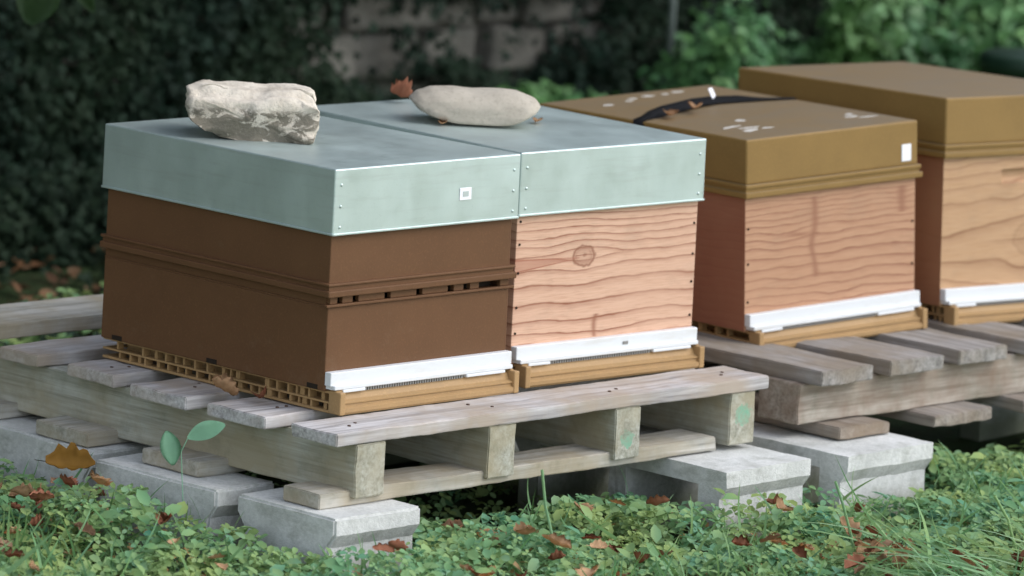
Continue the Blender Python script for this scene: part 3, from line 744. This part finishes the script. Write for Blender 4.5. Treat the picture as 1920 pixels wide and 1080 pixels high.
# grass
TG, FG = gblade()
n = 7000; s = rng.uniform(-.85, .8, n); t = rng.uniform(-1.3, 1.9, n)
xy = st_world(s, t); dens = np.array([mnoise.noise(Vector((a * 1.7, b * 1.7, 11))) for a, b in xy]); ok = outside(xy, .02) & ~under(xy) & ((dens > .05) | (rng.random(n) < .25)); xy = xy[ok]; n = len(xy)
Pg = np.column_stack([xy, GZ + .045 + .05 * rng.random(n)]); up = rng.normal(size=(n, 3)) * .7; up[:, 2] = .8
tag(cloud('grass', Pg, rng.normal(size=(n, 3)) * np.array([1, 1, .2]) , rng.uniform(.03, .085, n) * np.where(rng.random(n) < .03, 1.5, 1), TG, FG, M['grass'], up=up), 'thin grass blades growing through the weeds', 'grass', kind='stuff')
# long sprawled grass at the right
n = 1300; s = rng.uniform(-.75, .05, n); t = rng.uniform(.95, 1.75, n); xy = st_world(s, t); xy = xy[outside(xy, .03)]; n = len(xy)
up = rng.normal(size=(n, 3)) * .9; up[:, 2] = .25; up[:, :2] += np.array([-.9, .7]); Pg = np.column_stack([xy, np.full(n, GZ + .085)])
tag(cloud('long_grass', Pg, rng.normal(size=(n, 3)) * .5 + np.array([0, 0, 1.]), rng.uniform(.14, .25, n), [(a_ * .55, b_, c_) for a_, b_, c_ in TG], FG, M['longgrass'], up=up), 'long pale grass flopped over the weeds at lower right', 'grass', kind='stuff')

# ------------------------------------------------------------------ dry leaves, each its own thing
def dry_leaf_mesh(seed, L=.05, wd=.5, curl=1.):
    rr = random.Random(seed); nx, ny = 6, 12; bm = bmesh.new(); g = []
    for j in range(ny + 1):
        s = j / ny; half = L * wd * .5 * (math.sin(math.pi * min(1, s * .94 + .04)) ** .75) * (1 + .22 * math.sin(s * 23 + seed))
        row = []
        for i in range(nx + 1):
            u = i / nx * 2 - 1
            x = u * half; y = s * L; z = curl * (u * u * half * .7 + L * .25 * (s - .5) ** 2) + .004 * mnoise.noise(Vector((x * 90, y * 90, seed)))
            row.append(bm.verts.new((x, y - L / 2, z)))
        g.append(row)
    for j in range(ny):
        for i in range(nx): bm.faces.new((g[j][i], g[j][i + 1], g[j + 1][i + 1], g[j + 1][i]))
    # stalk
    a = bm.verts.new((-.0006, -L * .5 - L * .22, curl * L * .09)); b = bm.verts.new((.0006, -L * .5 - L * .22, curl * L * .09)); c = bm.verts.new((.0008, -L * .48, curl * L * .06)); d = bm.verts.new((-.0008, -L * .48, curl * L * .06)); bm.faces.new((a, b, c, d))
    bmesh.ops.solidify(bm, geom=bm.faces[:], thickness=.0005)
    bmesh.ops.recalc_face_normals(bm, faces=bm.faces)
    me = bpy.data.meshes.new('dry_leaf'); bm.to_mesh(me); bm.free()
    for p in me.polygons: p.use_smooth = True
    return me
def dleaf(x, y, z, L, rot, mat, label, seed, wd=.5, curl=1., group=None, tilt=(0, 0)):
    me = dry_leaf_mesh(seed, L, wd, curl); o = link('dry_leaf', me, mat); o.location = (x, y, z); o.rotation_euler = (tilt[0], tilt[1], rot)
    return tag(o, label, 'leaf', group)
dleaf(.735, .52, .424, .042, 1.2, M['dryred'], 'red brown curled leaf on the metal roof, left of the smooth stone', 1, .95, 2.2, tilt=(.25, .2))
dleaf(.60, .295, .4135, .03, 2.0, M['drytan'], 'small tan leaf caught under the left end of the smooth stone', 2, .6)
dleaf(.80, .245, .4135, .035, -.9, M['drytan'], 'small tan leaf caught under the right end of the smooth stone', 3, .5)
q = hm @ Vector((.078, .270, .398)); dleaf(q.x, q.y, q.z, .055, -.7, M['drytan'], 'tan leaf on the plastic roof in front of the black strap, the left one', 4, .5, .9)
q = hm @ Vector((.165, .290, .401)); dleaf(q.x, q.y, q.z, .050, -1.0, M['drytan'], 'tan leaf on the plastic roof beside the white strap label', 5, .5, 1.2)
dleaf(-.055, .185, .012, .05, .9, M['drytan'], 'pale curled leaf leaning against the ribbed floor of the brown hive', 6, .8, 1.8, tilt=(.5, 0))
dleaf(-.028, .12, .010, .045, 2.3, M['dryred'], 'orange brown leaf on the pallet boards beside the brown hive', 7, .6, 1.4, tilt=(.2, .4))
dleaf(-.235, .36, -.130, .085, -2.28, M['dryyel'], 'large yellow and brown leaf lying against the left concrete blocks', 8, .6, 1.3, tilt=(0, .75))
dleaf(.152, -.232, -.178, .08, -.55, M['drytan'], 'large tan curled leaf lying on the weeds below the pale pallet', 9, .45, 1.2)
dleaf(1.035, -.245, -.235, .06, -.4, M['dryred'], 'red brown leaf lodged between the two right hand concrete blocks', 10, .5, 1.4)
pool = [dry_leaf_mesh(20 + i, random.uniform(.028, .052), random.uniform(.45, .8), random.uniform(.7, 1.7)) for i in range(9)]
mats = [M['dryred'], M['drytan'], flat('rust_dry_leaf', (.28, .12, .065), .75, .2, 0, 70), M['drytan'], flat('dull_brown_dry_leaf', (.42, .26, .16), .75, .2, 0, 70)]
for i, me in enumerate(pool): me.materials.append(mats[i % len(mats)])
k = 0; rr = random.Random(5)
cl = [(rr.uniform(-.75, .3), rr.uniform(-1.1, 1.6), .12) for _ in range(11)] + [(-.05, 1.0, .1), (-.02, 1.1, .08), (.0, -.55, .1), (-.2, -.45, .12), (-.3, .2, .12), (.12, 1.45, .1)]
while k < 240:
    if rr.random() < .7: a, b, r_ = rr.choice(cl); s_ = rr.gauss(a, r_); t_ = rr.gauss(b, r_ * 1.2)
    else: s_ = rr.uniform(-.8, .4); t_ = rr.uniform(-1.1, 1.7)
    xy = st_world(np.array([s_]), np.array([t_]))
    if not outside(xy, .03)[0] or under(xy)[0]: continue
    h = hfield(xy)[0]; o = bpy.data.objects.new('dry_leaf', pool[k % 9]); col.objects.link(o)
    o.location = (xy[0, 0], xy[0, 1], GZ + h * rr.uniform(1.02, 1.15) + .003); o.rotation_euler = (rr.gauss(0, .4), rr.gauss(0, .4), rr.uniform(0, 6.28))
    tag(o, 'small dry brown leaf lying on the green weeds in the foreground', 'leaf', 'dry leaves scattered on the weeds'); k += 1

# seedling with two pale leaves in front of the left pallet side
sd = tag(empty('seedling', (-.21, .12, GZ)), 'seedling with two pale green oval leaves in front of the left pallet', 'seedling')
def oval(L, wd, Mx, mat, par):
    bm = bmesh.new(); n = 12; g = []
    for j in range(n + 1):
        s = j / n; hf = wd * .5 * math.sin(math.pi * (.03 + .94 * s)) ** .8
        g.append([bm.verts.new(Mx @ Vector((u * hf, s * L, abs(u) * hf * .25 - .12 * L * s * s))) for u in (-1, -.5, 0, .5, 1)])
    for a, b in zip(g, g[1:]):
        for i in range(4): bm.faces.new((a[i], a[i + 1], b[i + 1], b[i]))
    bmesh.ops.solidify(bm, geom=bm.faces[:], thickness=.0005)
    return obj('leaf', bm, mat, par, smooth=True)
def frame(o, ydir, nrm):
    y = Vector(ydir).normalized(); n_ = Vector(nrm); n_ = (n_ - y * n_.dot(y)).normalized(); x = y.cross(n_)
    return Matrix(((x.x, y.x, n_.x, o[0]), (x.y, y.y, n_.y, o[1]), (x.z, y.z, n_.z, o[2]), (0, 0, 0, 1)))
def stem(pts, r, mat, par, name='stem'):
    cu = bpy.data.curves.new(name, 'CURVE'); cu.dimensions = '3D'; cu.bevel_depth = r; cu.bevel_resolution = 2
    sp = cu.splines.new('POLY'); sp.points.add(len(pts) - 1)
    for p, q in zip(sp.points, pts): p.co = (*q, 1)
    tmp = bpy.data.objects.new('t', cu); me = bpy.data.meshes.new_from_object(tmp); bpy.data.objects.remove(tmp)
    return link(name, me, mat, par)
# local coords relative to the seedling base
VW = Vector((-.65, -.74, .17))
oval(.056, .036, frame(Rh * -.03 + Vector((0, 0, .248)), Rh * .25 + VW * .35 + Vector((0, 0, -1)), VW + Vector((0, 0, .9))), M['seedling'], sd)
oval(.066, .032, frame(Rh * .006 + Vector((0, 0, .238)), Rh * .9 + Vector((0, 0, .42)), VW + Vector((0, 0, .5))), M['seedling'], sd)
stem([(0, 0, 0), tuple(Rh * .004 + Vector((0, 0, .12))), tuple(Rh * -.004 + Vector((0, 0, .215))), tuple(Rh * -.03 + Vector((0, 0, .248)))], .0008, M['seedling'], sd)
stem([tuple(Rh * -.004 + Vector((0, 0, .215))), tuple(Rh * .006 + Vector((0, 0, .238)))], .0008, M['seedling'], sd)
# tall single stalks
for lab, (x, y), pts in (('thin pale grass stalk leaning in front of the pale pallet', (.18, -.375), [(0, 0, 0), (-.010, .008, .08), (-.026, .02, .15), (-.034, .024, .21)]),
                         ('thick pale green stalk leaning left below the brown pallet', (.735, -.55), [(0, 0, 0), (-.010, .008, .08), (-.022, .018, .13), (-.036, .026, .17)]),
                         ('pale green stalk at the lower right corner', (.905, -.76), [(0, 0, 0), (-.010, .008, .08), (-.022, .018, .13), (-.046, .03, .17)])):
    o = stem([(x + a, y + b, GZ + .03 + c) for a, b, c in pts], .0024, M['longgrass'], None, 'grass_stalk'); tag(o, lab, 'grass stalk')

# ------------------------------------------------------------------ stone wall and ivy behind
WY = 2.75; WX0, WX1 = -6.0, 9.5; WT = 1.5
bm = bmesh.new()
rr = random.Random(3); z = GZ - .03; row = 0
courses = [.12, .105, .115, .13, .12, .14, .12, .15, .13, .16, .14, .15, .16, .17, .16]
for hgt in courses:
    x = WX0 - rr.random() * .2
    while x < WX1:
        wd = rr.uniform(.16, .36)
        g0 = len(bm.verts)
        box(bm, x + .010, WY + rr.uniform(-.04, .02), z + .008, x + wd - .013, WY + .32, z + hgt - .008, .012, 2)
        bm.verts.ensure_lookup_table()
        a = rr.uniform(-.03, .03)
        for v in bm.verts[g0:]:
            v.co.z += (v.co.x - x) * a * .3
            v.co += mnoise.noise_vector(v.co * 9) * .014 + mnoise.noise_vector(v.co * 28) * .006
        x += wd
    z += hgt
box(bm, WX0, WY + .04, GZ - .05, WX1, WY + .30, z - .03)
tag(obj('stone_wall', bm, M['wall']), 'old dark stone wall half hidden by ivy behind the hives', 'wall')
ztop = z
# ivy : bare patches where the stones show
bare = [(3.0, .185, .18, .085), (3.05, .085, .15, .04), (3.57, .165, .22, .085), (3.57, .065, .14, .04), (3.28, .19, .08, .09), (3.86, .2, .07, .07), (3.2, .04, .12, .03)]
n = 150000
x = np.clip(np.where(rng.random(n) < .55, rng.normal(2.7, 1.6, n), rng.uniform(WX0, WX1, n)), WX0, WX1); zz = GZ + (ztop + .25 - GZ) * rng.random(n) ** 1.35
d = rng.random(n) ** 1.5 * .16
keep = np.ones(n, bool)
for (bx_, bz_, hw_, hh_) in bare:
    e = ((x - bx_) / hw_) ** 4 + ((zz - bz_) / hh_) ** 4
    keep &= ~((e < 1.0) & (rng.random(n) > .05))
cov = np.array([mnoise.noise(Vector((a * 2.6, b * 3.2, 5))) for a, b in zip(x, zz)]); keep &= ~((cov < -.42) & (x > 2.6) & (x < 4.2) & (rng.random(n) < .7))
x, zz, d = x[keep], zz[keep], d[keep]; n = len(x)
P = np.column_stack([x, WY - .02 - d * (1 + .8 * (zz < -.05)), zz])
N = rng.normal(size=(n, 3)) * .55 + np.array([-.25, -1, .45]); upv = rng.normal(size=(n, 3)) * .5 + np.array([0, -.2, -1.])
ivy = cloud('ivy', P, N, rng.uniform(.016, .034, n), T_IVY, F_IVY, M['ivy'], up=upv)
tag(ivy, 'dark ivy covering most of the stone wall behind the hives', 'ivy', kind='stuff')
# shaded ground cover and litter between hives and wall
n = 22000; xy = np.column_stack([rng.uniform(-5.5, 8.5, n), rng.uniform(1.0, 2.75, n)])
hh = np.array([max(0, mnoise.noise(Vector((a * 2.2, b * 2.2, 9))) + .25) for a, b in xy])
keep = rng.random(n) < hh * 2 + .12; xy = xy[keep]; hh = hh[keep]
P = np.column_stack([xy, GZ + .01 + hh * .17 * rng.random(len(xy))])
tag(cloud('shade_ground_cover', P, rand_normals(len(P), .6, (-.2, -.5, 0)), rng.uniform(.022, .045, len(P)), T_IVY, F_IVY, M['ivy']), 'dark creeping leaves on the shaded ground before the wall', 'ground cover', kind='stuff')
n = 3000; xy = np.column_stack([rng.uniform(-.8, 8, n), rng.uniform(1.0, 2.72, n)])
dn = np.array([mnoise.noise(Vector((a * 1.9, b * 1.9, 21))) for a, b in xy]); xy = xy[(dn > 0) | (rng.random(n) < .25)]
P = np.column_stack([xy, GZ + .012 + .025 * rng.random(len(xy))])
tag(cloud('leaf_litter', P, rand_normals(len(P), .5), rng.uniform(.03, .06, len(P)), T_OV, F_OV, M['dry']), 'brown fallen leaves littering the shaded ground behind the pallets', 'leaf litter', kind='stuff')

# ------------------------------------------------------------------ bushes in front of the wall, right side
def bush(name, cx, cy, rx, ry, h, n, size, mat, label, tm=T_OV, fm=F_OV, seed=0, zlo=0.):
    t = tag(empty(name, (cx, cy, GZ)), label, 'bush', 'bushes along the wall')
    # several uneven lobes
    rs = np.random.default_rng(seed); lobes = []
    for _ in range(9):
        lobes.append((rs.uniform(-.75, .75) * rx, rs.uniform(-.6, .6) * ry, rs.uniform(.25, .85) * h, rs.uniform(.25, .5)))
    pts = []; nr = []
    for _ in range(n):
        lx, ly, lz, lr = lobes[rs.integers(9)]
        v = rs.normal(size=3); v /= np.linalg.norm(v); r = rs.random() ** .45 * (1 + .25 * mnoise.noise(Vector(v * 3 + lx)))
        p = np.array([lx, ly, lz]) + v * r * np.array([rx, ry, h * .75]) * lr
        if p[2] < .01: p[2] = rs.random() * .1
        pts.append(p); nr.append(v * .6 + rs.normal(size=3) * .5 + np.array([-.15, -.3, .6]))
    fo = cloud('foliage', np.array(pts), np.array(nr), rs.uniform(size * .6, size * 1.3, n), tm, fm, mat, up=rs.normal(size=(n, 3)) + np.array([0, -.3, -.6]), parent=t)
    for lx, ly, lz, lr in lobes[:5]:
        stem([(lx * .1, ly * .1, -.02), (lx * .5, ly * .5, lz * .5), (lx, ly, lz)], .005, M['bark'], t)
    return t
bush('leafy_bush', 3.42, 2.45, .36, .16, .34, 3400, .030, M['bush'], 'low dark green bush at the wall foot behind the second hive roof', T_IVY, F_IVY, 1)
bush('leafy_bush', 3.98, 2.25, .34, .22, .52, 4500, .034, M['bush'], 'rounded mid green bush behind the reddish hive', T_OV, F_OV, 2)
bush('leafy_bush', 4.45, 2.15, .36, .25, .66, 4500, .036, M['bush'], 'taller mid green bush behind the honey coloured hive', T_IVY, F_IVY, 3)
bush('leafy_bush', 4.30, 1.62, .34, .24, .66, 3600, .045, M['bush2'], 'pale bush with larger leaves at the upper right', T_OV, F_OV, 4)
bush('leafy_bush', 5.1, 1.9, .5, .35, .85, 4200, .045, M['bush2'], 'tall pale bush beyond the right end of the hives', T_OV, F_OV, 5)
bush('leafy_bush', 5.9, 2.2, .5, .3, .8, 2200, .05, M['bush'], 'dark bush at the far right of the wall', T_IVY, F_IVY, 6)
# dark plastic pot among the leaves
bm = bmesh.new()
pr = [(.0, 0), (.10, 0), (.128, .25), (.13, .52), (.137, .52), (.137, .55), (.125, .56), (.0, .575)]
for i in range(28):
    for (r0, z0), (r1, z1) in zip(pr, pr[1:]):
        a, b = 2 * math.pi * i / 28, 2 * math.pi * (i + 1) / 28
        vs = [bm.verts.new((r * math.cos(t_), r * math.sin(t_), z_)) for r, t_, z_ in ((r0, a, z0), (r0, b, z0), (r1, b, z1), (r1, a, z1))]
        try: bm.faces.new(vs)
        except Exception: pass
bmesh.ops.remove_doubles(bm, verts=bm.verts, dist=.0003)
o = obj('barrel', bm, M['pot'], None, True); o.location = (3.70, 1.2, GZ); tag(o, 'round dark green barrel behind the hive at the right edge', 'barrel')
# pale stake
o = stem([(3.86, 2.42, GZ), (3.865, 2.41, .2), (3.85, 2.40, .75)], .008, M['stake'], None, 'garden_stake'); tag(o, 'thin pale grey upright stake in front of the wall', 'stake')

# ------------------------------------------------------------------ overhanging tree that shades the wall
tr = tag(empty('shade_tree', (.3, 4.0, GZ)), 'broadleaf tree behind the wall, leaves hanging at upper left, unseen canopy added for shade', 'tree')
bm = bmesh.new()
def limb(bm, pts, rad):
    prev = None; n = 9
    for i, (p, r) in enumerate(zip(pts, rad)):
        p = Vector(p); d = (Vector(pts[min(i + 1, len(pts) - 1)]) - Vector(pts[max(0, i - 1)])).normalized(); a = d.orthogonal().normalized(); b = d.cross(a)
        ring = [bm.verts.new(p + (a * math.cos(2 * math.pi * k / n) + b * math.sin(2 * math.pi * k / n)) * r * (1 + .12 * mnoise.noise(Vector((k, i, r * 9))))) for k in range(n)]
        if prev:
            # align ring start
            best = min(range(n), key=lambda s: (ring[s].co - prev[0].co).length); ring = ring[best:] + ring[:best]
            for k in range(n):
                try: bm.faces.new((prev[k], prev[(k + 1) % n], ring[(k + 1) % n], ring[k]))
                except Exception: pass
        prev = ring
limb(bm, [(0, 0, 0), (.05, -.05, 1.0), (0, -.1, 2.0), (.1, -.2, 3.0), (.1, -.3, 4.2)], [.19, .15, .13, .10, .05])
o = obj('trunk', bm, M['bark'], tr)
bm = bmesh.new()
for pts, rad in (([(0, -.1, 1.9), (.6, -1.0, 2.4), (1.5, -2.0, 2.5), (2.6, -2.6, 2.3)], [.09, .06, .04, .015]), ([(0, -.1, 2.1), (-.7, -1.0, 2.7), (-1.2, -2.2, 2.9)], [.08, .05, .02]), ([(0, -.1, 1.7), (-1.4, -.5, 2.2), (-2.8, -1.2, 2.6), (-3.6, -1.6, 2.6)], [.08, .055, .03, .015]),
                 ([(.1, -.2, 2.6), (1.5, -.4, 3.2), (3.2, -.6, 3.3)], [.07, .05, .02]), ([(.6, -1.0, 2.4), (.60, -1.9, 2.0), (.56, -2.35, 1.55), (.55, -2.45, 1.15), (.55, -2.46, .815)], [.03, .02, .010, .004, .002])):
    limb(bm, pts, rad)
obj('limb', bm, M['bark'], tr)
rs = np.random.default_rng(77); n = 19000
cen = [(1.2, -1.9, 2.6, 1.2), (-.3, -1.6, 2.8, 1.3), (2.6, -2.2, 2.5, 1.0), (.2, -.2, 4.0, 1.6), (2.4, -.5, 3.6, 1.3), (-1.6, -1.9, 2.9, 1.0), (-1.2, -.2, 3.4, 1.3), (-2.6, -1.6, 2.6, 1.2), (-3.6, -.9, 2.8, 1.4), (-3.0, -2.4, 2.3, .9), (.4, -2.5, 2.4, .8), (3.7, -1.0, 3.0, 1.0), (1.6, -.9, 2.5, 1.0)]
pts = []; nr = []
while len(pts) < n:
    c = cen[rs.integers(len(cen))]; v = rs.normal(size=3); v /= np.linalg.norm(v); r = rs.random() ** .5 * c[3]
    p = np.array(c[:3]) + v * r * np.array([1, 1, .6])
    if mnoise.noise(Vector(p * 1.6)) < -.12 or p[2] < 1.55: continue
    pts.append(p); nr.append(rs.normal(size=3) * .6 + np.array([0, 0, .8]))
cloud('unseen_shade_crown', np.array(pts), np.array(nr), rs.uniform(.07, .14, n), T_OV, F_OV, M['tree'], up=rs.normal(size=(n, 3)) + np.array([0, 0, -.6]), parent=tr)  # unseen canopy, put in to darken the wall and left background
# two hanging leaves that reach into the view
LM = M['tree']
def hang(o_, d_, n_, L, wd):
    f = oval(L, wd, frame(o_, d_, n_), LM, tr); f.name = 'hanging_leaf'
hang((.530, -2.44, .812), (-.20, .12, -.8), (-.55, -.7, .3), .115, .088)
hang((.575, -2.46, .818), (.42, -.3, -.9), (-.75, -.55, .1), .105, .036)
